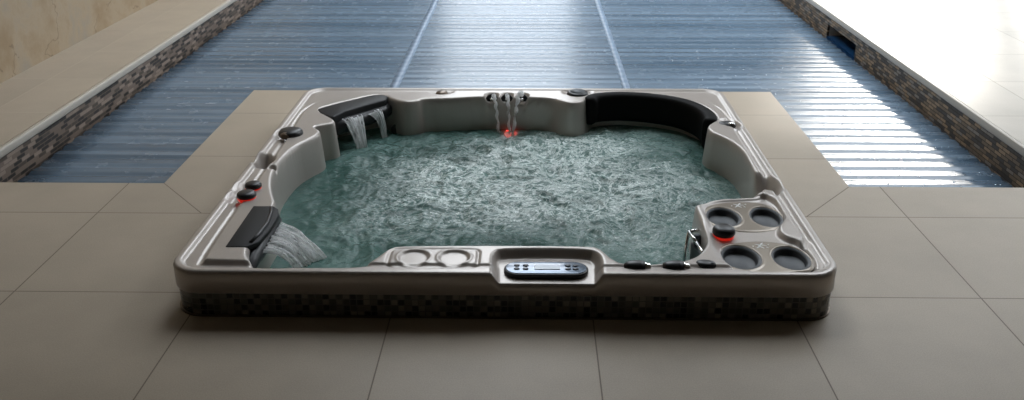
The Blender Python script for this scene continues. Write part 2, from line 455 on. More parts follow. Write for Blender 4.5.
for xa, xb in ((-.832, -.777), (.553, .597)):
    ys = np.arange(YS+.01, PEND-.03, .0069); bm = bmesh.new(); pv = None
    for Y in ys:
        z = float(slat_z(Y+.004*np.sin(xa*1.7+Y*.5))+.0015*np.sin(xa*3.1+Y*2.2)*np.sin(Y*3.3))+.0015
        cur = [bm.verts.new((xa, Y-7, z-.004)), bm.verts.new((xa, Y-7, z)), bm.verts.new((xb, Y-7, z)), bm.verts.new((xb, Y-7, z-.004))]
        if pv:
            for q in range(3): bm.faces.new((pv[q], pv[q+1], cur[q+1], cur[q]))
        pv = cur
    obj('pale_band', bm, M['band'], cov, True)
# droplets on the slats
bm = bmesh.new()
for i in range(240):
    if i < 170: X = random.gauss(1.72, .30); Y = YP+.03+abs(random.gauss(0, .55))
    else: X = random.uniform(.9, 2.0); Y = random.uniform(4.7, 6.2)
    if X < XR+.02 and Y < YS+.02: continue
    if X > PR-edge-.02 or X < .7: continue
    r = random.uniform(.0018, .0045)
    z = float(slat_z(Y+.004*math.sin(X*1.7+Y*.5)))-.165
    bmesh.ops.create_icosphere(bm, subdivisions=1, radius=r, matrix=Matrix.Translation((X, Y, z+r*.2)) @ Matrix.Diagonal((1.3, 1.3, .7, 1)))
o = obj('water_droplets', bm, M['drop'], None, True)
tag(o, 'glinting water droplets scattered over the right side of the pool cover', 'water drops', kind='stuff')

# access hatch in the right deck
bm = bmesh.new()
hx0, hx1, hy0, hy1 = 2.42, 2.655, 6.95, 7.19
for b in ((hx0, hx1, hy0, hy0+.012), (hx0, hx1, hy1-.012, hy1), (hx0, hx0+.012, hy0+.012, hy1-.012), (hx1-.012, hx1, hy0+.012, hy1-.012)):
    box(bm, b[0], b[1], b[2], b[3], 0, .003)
hatch = empty('floor_hatch', ((hx0+hx1)/2, (hy0+hy1)/2, 0)); tag(hatch, 'small square access hatch in the bright deck right of the pool', 'hatch')
bm2 = bmesh.new(); box(bm2, hx0+.012, hx1-.012, hy0+.012, hy1-.012, 0, .002)
for nm, b_, mt in (('rim', bm, 'tan'), ('cover_plate', bm2, 'coping')):
    oo = obj(nm, b_, M[mt], hatch); oo.location = (-(hx0+hx1)/2, -(hy0+hy1)/2, 0)

# ------------------------------------------------------------------ hot tub
tub = empty('hot_tub', (0, 0, 0))
tag(tub, 'square pearl grey hot tub sunk in a tiled plinth beside the covered pool', 'hot tub')
contour = [(-.794, 2.349), (-.83, 2.393), (-.852, 2.458), (-.856, 2.651), (-.848, 2.794), (-.873, 2.853), (-.909, 2.959), (-.931, 3.062), (-.937, 3.131), (-.931, 3.256),
 (-.917, 3.355), (-.89, 3.413), (-.869, 3.46), (-.855, 3.50), (-.858, 3.545), (-.90, 3.59), (-.862, 3.615), (-.826, 3.635), (-.82, 3.66), (-.84, 3.701), (-.944, 3.824), (-.849, 3.927),
 (-.716, 4.05), (-.658, 4.036), (-.613, 3.975), (-.554, 3.936), (-.506, 3.953), (-.485, 3.99), (-.36, 4.0), (-.217, 4.033), (.049, 4.019), (.103, 4.004), (.147, 3.96),
 (.191, 3.93), (.228, 3.949), (.263, 4.015), (.28, 4.072), (.421, 4.105), (.601, 4.066), (.701, 3.999), (.759, 3.917), (.797, 3.831), (.805, 3.735), (.795, 3.695),
 (.757, 3.650), (.737, 3.60), (.742, 3.545), (.77, 3.505), (.804, 3.435), (.825, 3.344), (.827, 3.247), (.822, 3.13), (.825, 3.02), (.815, 2.929), (.779, 2.905),
 (.724, 2.897), (.654, 2.891), (.602, 2.865), (.564, 2.822), (.554, 2.781), (.555, 2.709), (.556, 2.604), (.551, 2.519), (.51, 2.438), (.482, 2.412), (.455, 2.394),
 (.381, 2.376), (.346, 2.372), (.278, 2.372), (.246, 2.402), (.228, 2.444), (.213, 2.476), (.186, 2.490), (-.101, 2.490), (-.388, 2.484), (-.418, 2.466), (-.441, 2.418), (-.463, 2.373),
 (-.482, 2.347), (-.662, 2.345)]
CON = chaikin(contour, 2)
STEP = .004
nx = round((OX1-OX0)/STEP); ny = round((OY1-OY0)/STEP)
xs = np.linspace(OX0, OX1, nx+1); ys = np.linspace(OY0, OY1, ny+1)
X, Y = np.meshgrid(xs, ys)
CR = .095
so = sdrr(X, Y, OX0, OX1, OY0, OY1, CR)
# cells kept, boundary vertices pushed on the rounded outline
cc = sdrr((X[:-1, :-1]+X[1:, 1:])/2, (Y[:-1, :-1]+Y[1:, 1:])/2, OX0, OX1, OY0, OY1, CR)
keep = cc > 0
cnt = np.zeros(X.shape, int)
for dy_ in (0, 1):
    for dx_ in (0, 1):
        cnt[dy_:dy_+keep.shape[0], dx_:dx_+keep.shape[1]] += keep
onb = (cnt > 0) & (cnt < 4)
e = 1e-5
gx = (sdrr(X+e, Y, OX0, OX1, OY0, OY1, CR)-so)/e; gy = (sdrr(X, Y+e, OX0, OX1, OY0, OY1, CR)-so)/e
gl = np.maximum(np.hypot(gx, gy), 1e-6)
m_ = onb & (np.abs(so) > 1e-6)
X = np.where(m_, X-so*gx/gl, X); Y = np.where(m_, Y-so*gy/gl, Y)
so = np.where(onb, 0, so)
sc_ = sdpoly(X, Y, CON)
# rounded outer bead, shallow pan behind it (no groove along the front)
z = .1405+.0095*(1-sstep(.020, .036, so))
front = 1-sstep(2.35, 2.375, Y)
frontmid = front*(1-sstep(.0, .05, np.abs(X+.02)-.66))
z = z*(1-frontmid)+frontmid*.1495
r = .012
rd = np.clip(r-so, 0, r); z = z-(r-np.sqrt(np.maximum(r*r-rd*rd, 0)))
plat = chaikin([(-.968, 2.385), (-.971, 3.45), (-.988, 3.75), (-.985, 3.85), (-.955, 3.95), (-.89, 4.02), (-.78, 4.075), (-.65, 4.105), (-.5, 4.09), (-.33, 4.125), (.14, 4.128), (.33, 4.13),
 (.51, 4.118), (.655, 4.085), (.69, 4.02), (.72, 3.985), (.80, 3.955), (.84, 3.88), (.848, 3.6), (.848, 2.9), (.853, 2.37), (.3, 2.36), (-.3, 2.36), (-.94, 2.375)], 2)
sp = sdpoly(X, Y, plat)
up = .013*sstep(-.004, .010, sp)*(1-frontmid)
z = z+up*np.where(so < .036, sstep(.024, .036, so), 1)
# pocket walls at the two rear corners get a fine groove at the foot of the platform
z -= .004*np.exp(-((sp+.010)/.006)**2)*(so > .03)*(1-front)
def pit(cx, cy, rx, ry, dep, w=.35, rot=0.):
    global z
    dx = X-cx; dy = Y-cy; u = dx*math.cos(rot)+dy*math.sin(rot); v = -dx*math.sin(rot)+dy*math.cos(rot)
    d = np.hypot(u/rx, v/ry)
    z = z-dep*(1-sstep(1-w, 1+w*.3, d))
pit(-.988, 3.52, .055, .062, .012); pit(-1.005, 3.225, .042, .070, .075, .8, .25); pit(-.947, 3.13, .018, .022, .02, .6)
pit(-1.012, 2.95, .036, .048, .012, .6); pit(-1.010, 2.865, .036, .042, .012, .6); pit(.845, 3.66, .040, .062, .016, .5, .5)
pit(-.405, 4.095, .052, .040, .014, .6); pit(.222, 4.095, .068, .05, .014, .5); pit(.835, 3.02, .052, .085, .07, .8, .35)
for jx in (-.172, -.103, -.034): pit(jx, 4.045, .033, .042, .030, .45)
# tray for the filter covers, lower than the deck
tray = chaikin([(.535, 2.335), (.535, 2.80), (.60, 2.92), (.80, 2.92), (.838, 2.86), (.846, 2.76), (.83, 2.70), (.80, 2.655), (.785, 2.60), (.80, 2.565), (.83, 2.54), (.846, 2.48), (.846, 2.42), (.83, 2.345)], 2)
st_ = sdpoly(X, Y, tray)
z = z-.020*sstep(-.006, .014, st_)*sstep(.545, .60, X)*sstep(2.325, 2.36, Y)
z = z+.008*np.exp(-((sc_+.014)/.008)**2)*(st_ > 0)*sstep(2.60, 2.7, Y)
# two moulded glass rings and their square outline on the front ledge
RINGS = [(-.338, 2.407), (-.219, 2.407)]
for cx_, cy_ in RINGS:
    d = np.hypot(X-cx_, (Y-cy_)); z = z-.006*(1-sstep(.040, .047, d))+.003*np.exp(-((d-.050)/.004)**2)
so2 = sdrr(X, Y, -.412, -.148, 2.352, 2.463, .022)
z = z-.0045*np.exp(-(so2/.0045)**2)
# control recess open to the front
rec = chaikin([(-.100, 2.22), (-.112, 2.40), (-.110, 2.445), (-.080, 2.474), (.180, 2.474), (.212, 2.445), (.220, 2.40), (.206, 2.22)], 2)
sr = sdpoly(X, Y, rec); floorz = .117+.010*np.clip((Y-2.313)/.16, 0, 1)
t_ = sstep(-.002, .022, sr); t_ = np.where(Y < 2.40, sstep(-.004, .026, sr), t_)
z = z*(1-t_)+floorz*t_
# basin wall
s_ = sc_+.009; r = .013
drop = np.where(s_ <= 0, 0, np.where(s_ < r, r-np.sqrt(np.maximum(r*r-np.clip(s_, 0, r)**2, 0)), r+(s_-r)*13))
z = np.where(sc_ > -.02, np.maximum(z-drop, -.40), z)
# raised roll along the basin edge gives the bright line round the seats
shell = gridmesh('shell', X, Y, z, keep, M['acrylic'], tub)
bm = bmesh.new(); bm.from_mesh(shell.data)
bed = [ed for ed in bm.edges if ed.is_boundary]
ret = bmesh.ops.extrude_edge_only(bm, edges=bed)
nv = [v for v in ret['geom'] if isinstance(v, bmesh.types.BMVert)]
for v in nv: v.co.z = .078
bed = [ed for ed in ret['geom'] if isinstance(ed, bmesh.types.BMEdge) and ed.is_boundary and all(abs(v.co.z-.078) < 1e-6 for v in ed.verts)]
ret = bmesh.ops.extrude_edge_only(bm, edges=bed)
cxm, cym = (OX0+OX1)/2, (OY0+OY1)/2
for v in [v for v in ret['geom'] if isinstance(v, bmesh.types.BMVert)]:
    v.co.x = cxm+(v.co.x-cxm)*.97; v.co.y = cym+(v.co.y-cym)*.97
bmesh.ops.recalc_face_normals(bm, faces=bm.faces)
bm.to_mesh(shell.data); bm.free()
shell.data.polygons.foreach_set('use_smooth', [True]*len(shell.data.polygons))

# tiled plinth
def rrpts(x0, x1, y0, y1, r, n=14):
    P = []
    for cx_, cy_, a0 in ((x1-r, y1-r, 0), (x0+r, y1-r, PI/2), (x0+r, y0+r, PI), (x1-r, y0+r, 1.5*PI)):
        for i in range(n+1):
            a = a0+PI/2*i/n; P.append((cx_+r*math.cos(a), cy_+r*math.sin(a)))
    return P
bm = bmesh.new()
o_ = rrpts(OX0+.006, OX1-.006, OY0+.006, OY1-.006, CR-.006); i_ = rrpts(OX0+.028, OX1-.028, OY0+.028, OY1-.028, CR-.028)
def ringprism(bm, A, B, z0, z1):
    n = len(A); V = [[bm.verts.new((*p, zz)) for p in Q] for Q, zz in ((A, z0), (A, z1), (B, z1), (B, z0))]
    for k in range(4):
        a, b = V[k], V[(k+1) % 4]
        for i in range(n): bm.faces.new((a[i], a[(i+1) % n], b[(i+1) % n], b[i]))
ringprism(bm, o_, i_, .0005, .0795)
pl = obj('tiled_plinth', bm, M['plinth'], tub); pl['label'] = 'band of small dark mosaic tiles'
bm = bmesh.new(); ringprism(bm, rrpts(OX0, OX1, OY0, OY1, CR), i_, .0002, .005)
sl = obj('sealant_bead', bm, M['tan'], pl)

# pillow along the rear right corner
path = [(.268, 3.985), (.30, 4.045), (.40, 4.075), (.50, 4.067), (.60, 4.035), (.68, 3.985), (.735, 3.915), (.768, 3.83), (.775, 3.745), (.765, 3.69)]
def resample(P, n):
    P = [Vector((*p, 0)) for p in P]; out = []
    for k in range(n):
        t = k/(n-1)*(len(P)-1); i = min(int(t), len(P)-2); f = t-i
        p0, p1, p2, p3 = P[max(i-1, 0)], P[i], P[i+1], P[min(i+2, len(P)-1)]
        out.append(.5*((2*p1)+(-p0+p2)*f+(2*p0-5*p1+4*p2-p3)*f*f+(-p0+3*p1-3*p2+p3)*f**3))
    return out
pp = resample(path, 40); bm = bmesh.new(); rings = []
for i, p in enumerate(pp):
    t = (pp[min(i+1, 39)]-pp[max(i-1, 0)]).normalized(); nrm = Vector((t.y, -t.x, 0))   # towards the basin
    u = i/39; endf = min(1, (min(u, 1-u)/.05)) ; endf = math.sqrt(max(0, 1-(1-endf)**2))*.75+.25
    zt, zb = .158, .028-.012*u; zc = (zt+zb)/2; hh = (zt-zb)/2*(.82+.18*endf); ring = []
    for k in range(20):
        a = 2*PI*k/20; ca, sa = math.cos(a), math.sin(a)
        w = .034*endf*math.copysign(abs(ca)**.55, ca); h = hh*math.copysign(abs(sa)**.5, sa)
        ring.append(bm.verts.new((p.x+nrm.x*w, p.y+nrm.y*w, zc+h)))
    rings.append(ring)
for a, b in zip(rings, rings[1:]):
    for k in range(20): bm.faces.new((a[k], a[(k+1) % 20], b[(k+1) % 20], b[k]))
bm.faces.new(rings[0]); bm.faces.new(rings[-1][::-1])
pw = obj('pillow', bm, M['pillow'], tub, True); pw['label'] = 'long black padded headrest'

# rear left waterfall spout
A = [(-.938, 3.822), (-.845, 3.925), (-.715, 4.045), (-.668, 4.045), (-.645, 4.02), (-.650, 3.965), (-.72, 3.89), (-.80, 3.80), (-.835, 3.722), (-.85, 3.72)]
bm = bmesh.new(); prism(bm, A, .07, .153)
sp1 = bevel(obj('waterfall_spout', bm, M['spout'], tub), .006); sp1['label'] = 'charcoal waterfall spout at the rear left corner'
bm = bmesh.new(); tube(bm, [(-.832, 3.725, .095), (-.80, 3.80, .093), (-.73, 3.885, .093), (-.665, 3.965, .096), (-.647, 4.0, .098)], lambda t: .034 if .06 < t < .9 else .028, 16)
obj('lip', bm, M['black'], sp1, True)
# front left waterfall spout: flat plate, curved lip, pointed lower tip
bm = bmesh.new(); prism(bm, [(-.915, 2.462), (-.852, 2.462), (-.822, 2.50), (-.812, 2.60), (-.812, 2.69), (-.826, 2.745), (-.848, 2.768), (-.915, 2.768)], .139, .156)
sp2 = bevel(obj('waterfall_spout', bm, M['spout'], tub), .004); sp2['label'] = 'charcoal waterfall spout at the front left corner'
bm = bmesh.new(); pr_ = None
LIP = [(-.838, 2.375, .060, .012), (-.835, 2.41, .085, .035), (-.828, 2.47, .108, .05), (-.822, 2.56, .112, .055), (-.820, 2.66, .112, .055), (-.828, 2.74, .115, .05), (-.842, 2.762, .13, .03)]
for x_, y_, z_, h_ in LIP:
    cur = [bm.verts.new(q) for q in ((x_-.03, y_, z_+h_*.5), (x_, y_, z_+h_*.5), (x_+.012, y_, z_), (x_, y_, z_-h_*.5), (x_-.03, y_, z_-h_*.5))]
    if pr_:
        for q in range(5): bm.faces.new((pr_[q], pr_[(q+1) % 5], cur[(q+1) % 5], cur[q]))
    else: bm.faces.new(cur)
    pr_ = cur
bm.faces.new(pr_[::-1])
obj('lip', bm, M['black'], sp2, True)
bm = bmesh.new(); tube(bm, [(-.845, 2.49, .156), (-.835, 2.55, .158), (-.830, 2.63, .158), (-.840, 2.71, .157), (-.85, 2.75, .155)], .006, 10)
obj('slot_ridge', bm, M['black'], sp2, True)

# control panel
def capsule(x0, x1, y0, y1, n=12):
    r = (y1-y0)/2; P = []
    for cx_, a0 in ((x1-r, -PI/2), (x0+r, PI/2)):
        for i in range(n+1): a = a0+PI*i/n; P.append((cx_+r*math.cos(a), (y0+y1)/2+r*math.sin(a)))
    return P
bm = bmesh.new(); prism(bm, capsule(-.072, .176, 2.338, 2.424), .118, .133)
cp = bevel(obj('control_panel', bm, M['black'], tub), .005); cp['label'] = 'black oval control panel'
bm = bmesh.new(); prism(bm, capsule(-.066, .170, 2.345, 2.418), .1315, .1348)
bevel(obj('fascia', bm, M['fascia'], cp), .001)
bm = bmesh.new(); box(bm, .018, .092, 2.368, 2.396, .1345, .1365); s_o = obj('screen', bm, M['screen'], cp); s_o['label'] = 'small pale display'
for cx_ in (-.034, -.008, .116, .138):
    for cy_ in (2.371, 2.392):
        bm = bmesh.new(); lathe(bm, [(.0085, .1345), (.0085, .1365), (.006, .1375), (0, .1375)], (cx_, cy_, 0), 14, 1, .75); obj('button', bm, M['button'], cp, True)

# knobs and caps
def cap(name, c, r, h, mat='black', sx=1, sy=1, rz=0, label=None):
    bm = bmesh.new(); lathe(bm, [(r*.86, 0), (r, h*.25), (r*.98, h*.6), (r*.85, h*.86), (r*.5, h*.98), (0, h)], c, 28, sx, sy, rz)
    o = obj(name, bm, M[mat], tub, True)
    if label: o['label'] = label
    return o
def redring(c, r, par):
    bm = bmesh.new(); lathe(bm, [(r*.84, -.007), (r*.92, -.004), (r*.96, .004), (r*.9, .008), (0, .008)], c, 28); q = obj('light_ring', bm, M['red'], par, True); q['label'] = 'lit red ring under the knob'
k1 = cap('diverter_knob', (-.965, 3.495, .143), .050, .032, label='large black knob with a bronze notch')
bm = bmesh.new(); lathe(bm, [(.018, 0), (.017, .008), (0, .012)], (-.978, 3.455, .158), 16, 1.1, .8, 0, Matrix.Rotation(.7, 4, 'X').to_3x3()); obj('notch', bm, M['tan'], k1, True)
for cy_, r in ((2.925, .029), (2.842, .033)):
    k2 = cap('air_valve', (-.958, cy_, .154), r, .022, label='black air valve with a red glow'); redring((-.958, cy_, .151), r, k2)
    bm = bmesh.new(); lathe(bm, [(r*.7, 0), (r*.7, .02)], (-.958, cy_, .136), 20); obj('stem', bm, M['chrome'], k2, True)
k3 = cap('air_valve', (.610, 2.600, .140), .036, .030, label='black air valve with a red glow between the covers'); redring((.610, 2.600, .136), .035, k3)
bm = bmesh.new(); lathe(bm, [(.027, 0), (.027, .024)], (.610, 2.605, .122), 20); obj('stem', bm, M['chrome'], k3, True)
# rear right grip with chrome centre
k4 = cap('diverter_knob', (.826, 3.655, .134), .034, .024, sx=1.15, sy=.9, label='black knob in the rear right recess')
bm = bmesh.new(); lathe(bm, [(.014, 0), (.013, .006), (0, .010)], (.842, 3.642, .152), 14); obj('centre_disc', bm, M['chrome'], k4, True)
k5 = cap('diverter_knob', (-.405, 4.082, .134), .029, .026, 'tan', label='small bronze knob on the back rim')
bm = bmesh.new(); lathe(bm, [(.033, 0), (.033, .010), (.029, .012)], (-.405, 4.082, .132), 24); obj('collar', bm, M['black'], k5, True)
bm = bmesh.new(); lathe(bm, [(.048, 0), (.050, .018), (.047, .026), (.04, .030), (0, .030)], (.222, 4.072, .134), 30)
k6 = obj('diverter_knob', bm, M['black'], tub, True); k6['label'] = 'broad black drum knob beside the headrest'
bm = bmesh.new(); lathe(bm, [(.034, 0), (.033, .004), (0, .005)], (.222, 4.072, .163), 28); obj('top_disc', bm, M['grey_dark'], k6, True)
# two pointed knobs lying on the narrow front rim, chrome collars at their right ends
for cx_ in (.312, .424):
    bm = bmesh.new()
    prof = [(0, -.036), (.009, -.034), (.015, -.024), (.019, -.006), (.0195, .012), (.017, .024), (0, .024)]
    lathe(bm, prof, (cx_, 2.366, .150), 22, .8, 1.1, 0, Matrix.Rotation(PI/2, 3, 'Y'))
    kk = obj('pointed_knob', bm, M['black'], tub, True)
    bm = bmesh.new(); lathe(bm, [(0, 0), (.015, 0), (.017, .004), (.013, .009), (.014, .013), (.010, .019), (0, .020)], (cx_+.0235, 2.363, .149), 20, .85, 1, 0, Matrix.Rotation(PI/2, 3, 'Y'))
    q = obj('collar', bm, M['chrome'], kk, True); q['label'] = 'chrome collar'
k7 = cap('pointed_knob', (.516, 2.380, .139), .023, .020, sx=1.35, sy=.9, rz=-.2)
bm = bmesh.new(); lathe(bm, [(.008, 0), (.007, .006), (0, .008)], (.532, 2.374, .152), 12); obj('centre_disc', bm, M['grey_dark'], k7, True)

# laminar jet nozzles on the back rim
for jx in (-.172, -.103, -.034):
    bm = bmesh.new(); Mx = Matrix.Rotation(1.15, 3, 'X')
    lathe(bm, [(.028, -.006), (.029, .004), (.024, .008), (.019, .001), (.0, .0)], (jx, 4.045, .128), 24, 1, 1, 0, Mx)
    jn = obj('jet_nozzle', bm, M['black'], tub, True)
    bm = bmesh.new(); lathe(bm, [(.008, 0), (.007, .012), (0, .014)], (jx, 4.043, .132), 14, 1, 1, 0, Mx); q = obj('tip', bm, M['chrome'], jn, True); q['label'] = 'chrome tip'

# filter covers with two wells each
def rotp(px, py, c, a): return (c[0]+px*math.cos(a)-py*math.sin(a), c[1]+px*math.sin(a)+py*math.cos(a))
def pod(outline, wells, emb, zt=.1335):
    P = chaikin(outline, 3)
    xs_ = np.arange(.54, .87, .0035); ys_ = np.arange(2.34, 2.91, .0035); XX, YY = np.meshgrid(xs_, ys_)
    sd = sdpoly(XX, YY, P)
    cell = (sd[:-1, :-1]+sd[1:, 1:]+sd[1:, :-1]+sd[:-1, 1:])/4 > 0
    ct_ = np.zeros(XX.shape, int)
    for a in (0, 1):
        for b in (0, 1): ct_[a:a+cell.shape[0], b:b+cell.shape[1]] += cell
    ob = (ct_ > 0) & (ct_ < 4); ee = 1e-4
    gx_ = (sdpoly(XX+ee, YY, P)-sd)/ee; gy_ = (sdpoly(XX, YY+ee, P)-sd)/ee
    XX = np.where(ob, XX-sd*gx_, XX); YY = np.where(ob, YY-sd*gy_, YY)
    for wx, wy, rx, ry in wells:
        dd = np.hypot((XX-wx)/rx, (YY-wy)/ry); dc = (dd[:-1, :-1]+dd[1:, 1:])/2; cell &= dc > .95
    ZZ = np.full(XX.shape, zt)+.003*sstep(0, .006, np.where(ob, 0, sd))
    for wx, wy, rx, ry in wells:
        d = np.hypot((XX-wx)/rx, (YY-wy)/ry); ZZ = ZZ-.010*(1-sstep(.93, 1.02, d))+.0022*np.exp(-((d-1.03)/.05)**2)
    o = gridmesh('filter_cover', XX, YY, ZZ, cell, M['champagne'], tub); o['label'] = 'champagne coloured filter cover with two dark wells'
    for wx, wy, rx, ry in wells:
        bm = bmesh.new(); zz = zt-.0
        # sloping dark flange and a deeper bowl set towards the back
        rings = []; n = 36
        for (k, dz, oy) in ((1.0, .0015, 0), (.97, .0015, 0), (.86, -.004, .004), (.82, -.006, .006), (.80, -.017, .006), (.74, -.021, .006), (0, -.021, .006)):
            if k == 0: rings.append([bm.verts.new((wx, wy+oy, zz+dz))]); continue
            rings.append([bm.verts.new((wx+rx*k*math.cos(2*PI*i/n), wy+oy+ry*k*math.sin(2*PI*i/n), zz+dz)) for i in range(n)])
        for a, b in zip(rings, rings[1:]):
            for i in range(n):
                if len(b) == 1: bm.faces.new((a[i], a[(i+1) % n], b[0]))
                else: bm.faces.new((a[i], a[(i+1) % n], b[(i+1) % n], b[i]))
        w = obj('well', bm, M['grey_dark'], o, True); w['label'] = 'dark round well'
    # small leaping emblem of a few strokes
    bm = bmesh.new(); ex, ey = emb; ez = zt+.0035
    for (x0_, y0_, x1_, y1_, w_) in (tuple(1.35*v for v in q) for q in ((-.006, -.006, .002, .008, .0030), (.002, .008, .006, .013, .0022), (-.002, .001, -.013, .006, .0020), (.000, .003, .012, -.001, .0020),
                                     (-.005, -.005, -.012, -.013, .0022), (-.004, -.005, .004, -.014, .0022), (.010, -.008, .014, -.012, .0018), (-.018, -.002, -.020, -.006, .0018), (.016, .006, .019, .004, .0018))):
        dx, dy = x1_-x0_, y1_-y0_; L = math.hypot(dx, dy); px, py = -dy/L*w_, dx/L*w_
        q = [(x0_+px, y0_+py), (x0_-px, y0_-py), (x1_-px*.4, y1_-py*.4), (x1_+px*.4, y1_+py*.4)]
        prism(bm, [(ex+a, ey+b) for a, b in q], ez-.002, ez)
    obj('emblem', bm, M['white'], o)['label'] = 'small white leaping figure emblem'
# the shell is sunk under the wells
def sink(wells):
    me = shell.data; n = len(me.vertices); co = np.empty(n*3, np.float32); me.vertices.foreach_get('co', co); co = co.reshape(-1, 3)
    for wx, wy, rx, ry in wells:
        d = np.hypot((co[:, 0]-wx)/rx, (co[:, 1]-wy)/ry); mm = (d < 1.0) & (co[:, 2] > .09); co[mm, 2] -= .045*(1-sstep(.86, .97, d[mm]))
    me.vertices.foreach_set('co', co.ravel()); me.update()
W1 = [(.638, 2.742, .057, .076), (.778, 2.744, .053, .080)]
W2 = [(.634, 2.452, .060, .080), (.782, 2.448, .056, .078)]
sink(W1+W2)
pod([(.572, 2.73), (.578, 2.80), (.61, 2.85), (.70, 2.875), (.78, 2.868), (.825, 2.83), (.842, 2.76), (.828, 2.69), (.79, 2.645), (.70, 2.625), (.63, 2.645), (.588, 2.68)], W1, (.708, 2.838))
pod([(.562, 2.44), (.568, 2.50), (.60, 2.545), (.70, 2.57), (.78, 2.558), (.825, 2.53), (.846, 2.46), (.842, 2.40), (.81, 2.358), (.70, 2.350), (.60, 2.358), (.57, 2.40)], W2, (.712, 2.532))

# skimmer weir on the wall of the tray
bm = bmesh.new()
fr = [(.515, 2.668, .118), (.528, 2.60, .112), (.545, 2.515, .100)]
for a, b in zip(fr, fr[1:]): tube(bm, [a, b], .0055, 8)
tube(bm, [(.515, 2.668, .118), (.507, 2.665, .06), (.500, 2.64, -.01)], .005, 8); tube(bm, [(.545, 2.515, .100), (.540, 2.50, .05), (.52, 2.48, -.01)], .005, 8)
tube(bm, [(.515, 2.668, .118), (.556, 2.685, .118)], .005, 8); tube(bm, [(.545, 2.515, .100), (.565, 2.512, .108)], .006, 8)
sk = obj('skimmer_frame', bm, M['chrome'], tub, True); sk['label'] = 'pale metal skimmer frame'
bm = bmesh.new(); prism(bm, [(.522, 2.655), (.556, 2.668), (.560, 2.53), (.545, 2.525)], .0, .085); o = obj('weir_box', bm, M['black'], sk)
for a in ((.538, 2.645, .112), (.548, 2.54, .100)):
    bm = bmesh.new(); lathe(bm, [(.011, -.04), (.011, .002), (.008, .006), (0, .006)], a, 14); obj('post', bm, M['grey_dark'], sk, True)

# jets on the basin walls
for (jx, jy, jz, dx, dy) in ((-.600, 3.962, .012, .5, -1), (.345, 4.02, -.030, 0, -1), (.475, 4.03, -.030, .1, -1), (.70, 3.86, -.035, -.6, -.8), (.72, 3.70, -.040, -.9, -.3), (.64, 3.98, -.05, -.4, -.9)):
    v = Vector((dx, dy, .25)).normalized(); Mx = v.to_track_quat('Z', 'Y').to_matrix()
    bm = bmesh.new(); lathe(bm, [(.028, -.012), (.030, 0), (.024, .006), (.018, .002), (.008, .002), (.007, .008), (0, .008)], (jx, jy, jz), 22, 1, 1, 0, Mx); obj('massage_jet', bm, M['black'], tub, True)
bm = bmesh.new(); Mx = Vector((0, -1, .4)).normalized().to_track_quat('Z', 'Y').to_matrix()
lathe(bm, [(.016, -.04), (.017, 0), (.012, .008), (0, .010)], (-.098, 3.985, -.014), 22, 1, 1, 0, Mx)
lathe(bm, [(.008, -.04), (.009, 0), (.007, .006), (0, .008)], (-.064, 3.985, -.012), 16, 1, 1, 0, Mx)
q = obj('underwater_lamp', bm, M['redlamp'], tub, True); q['label'] = 'glowing red underwater lamp'

# ------------------------------------------------------------------ water in the tub
STW = .0065
xs = np.arange(-.96, .86, STW); ys = np.arange(2.33, 4.13, STW); X, Y = np.meshgrid(xs, ys)
sd = sdpoly(X, Y, CON)
cell = (sd[:-1, :-1]+sd[1:, 1:]+sd[1:, :-1]+sd[:-1, 1:])/4 > -.002
def fbm(X, Y, f0, oct, seed, ridge=False):
    rg = np.random.default_rng(seed); out = np.zeros(X.shape); amp = 1.
    for o_i in range(oct):
        f = f0*1.9**o_i; n = 96; g = rg.random((n, n))
        u = X*f+rg.random()*50; v = Y*f+rg.random()*50
        iu = np.floor(u).astype(int); iv = np.floor(v).astype(int); fu = u-iu; fv = v-iv
        fu = fu*fu*(3-2*fu); fv = fv*fv*(3-2*fv)
        a = g[iv % n, iu % n]; b = g[iv % n, (iu+1) % n]; c = g[(iv+1) % n, iu % n]; d = g[(iv+1) % n, (iu+1) % n]
        val = (a*(1-fu)+b*fu)*(1-fv)+(c*(1-fu)+d*fu)*fv-.5
        out += amp*((.25-np.abs(val))*2 if ridge else val); amp *= .55
    return out
wx = fbm(X, Y, 7, 2, 5)*.06; wy = fbm(X, Y, 7, 2, 6)*.06
h = .018*fbm(X+wx, Y+wy, 9, 4, 1, True)+.008*fbm(X+wx, Y+wy, 4, 3, 2)
calm = sstep(0, .10, sd)*.85+.15
mound = .014*np.exp(-(((X+.10)/.16)**2+((Y-3.80)/.16)**2))+.010*np.exp(-(((X-.02)/.35)**2+((Y-2.95)/.3)**2))
Z = h*calm*(1.15-.5*sstep(.5, 1.0, np.hypot(X, (Y-3.35))))+mound-.003
wo = gridmesh('spa_water', X, Y, Z, cell, M['tubwater'])
tag(wo, 'turbulent green foaming water filling the hot tub', 'water')

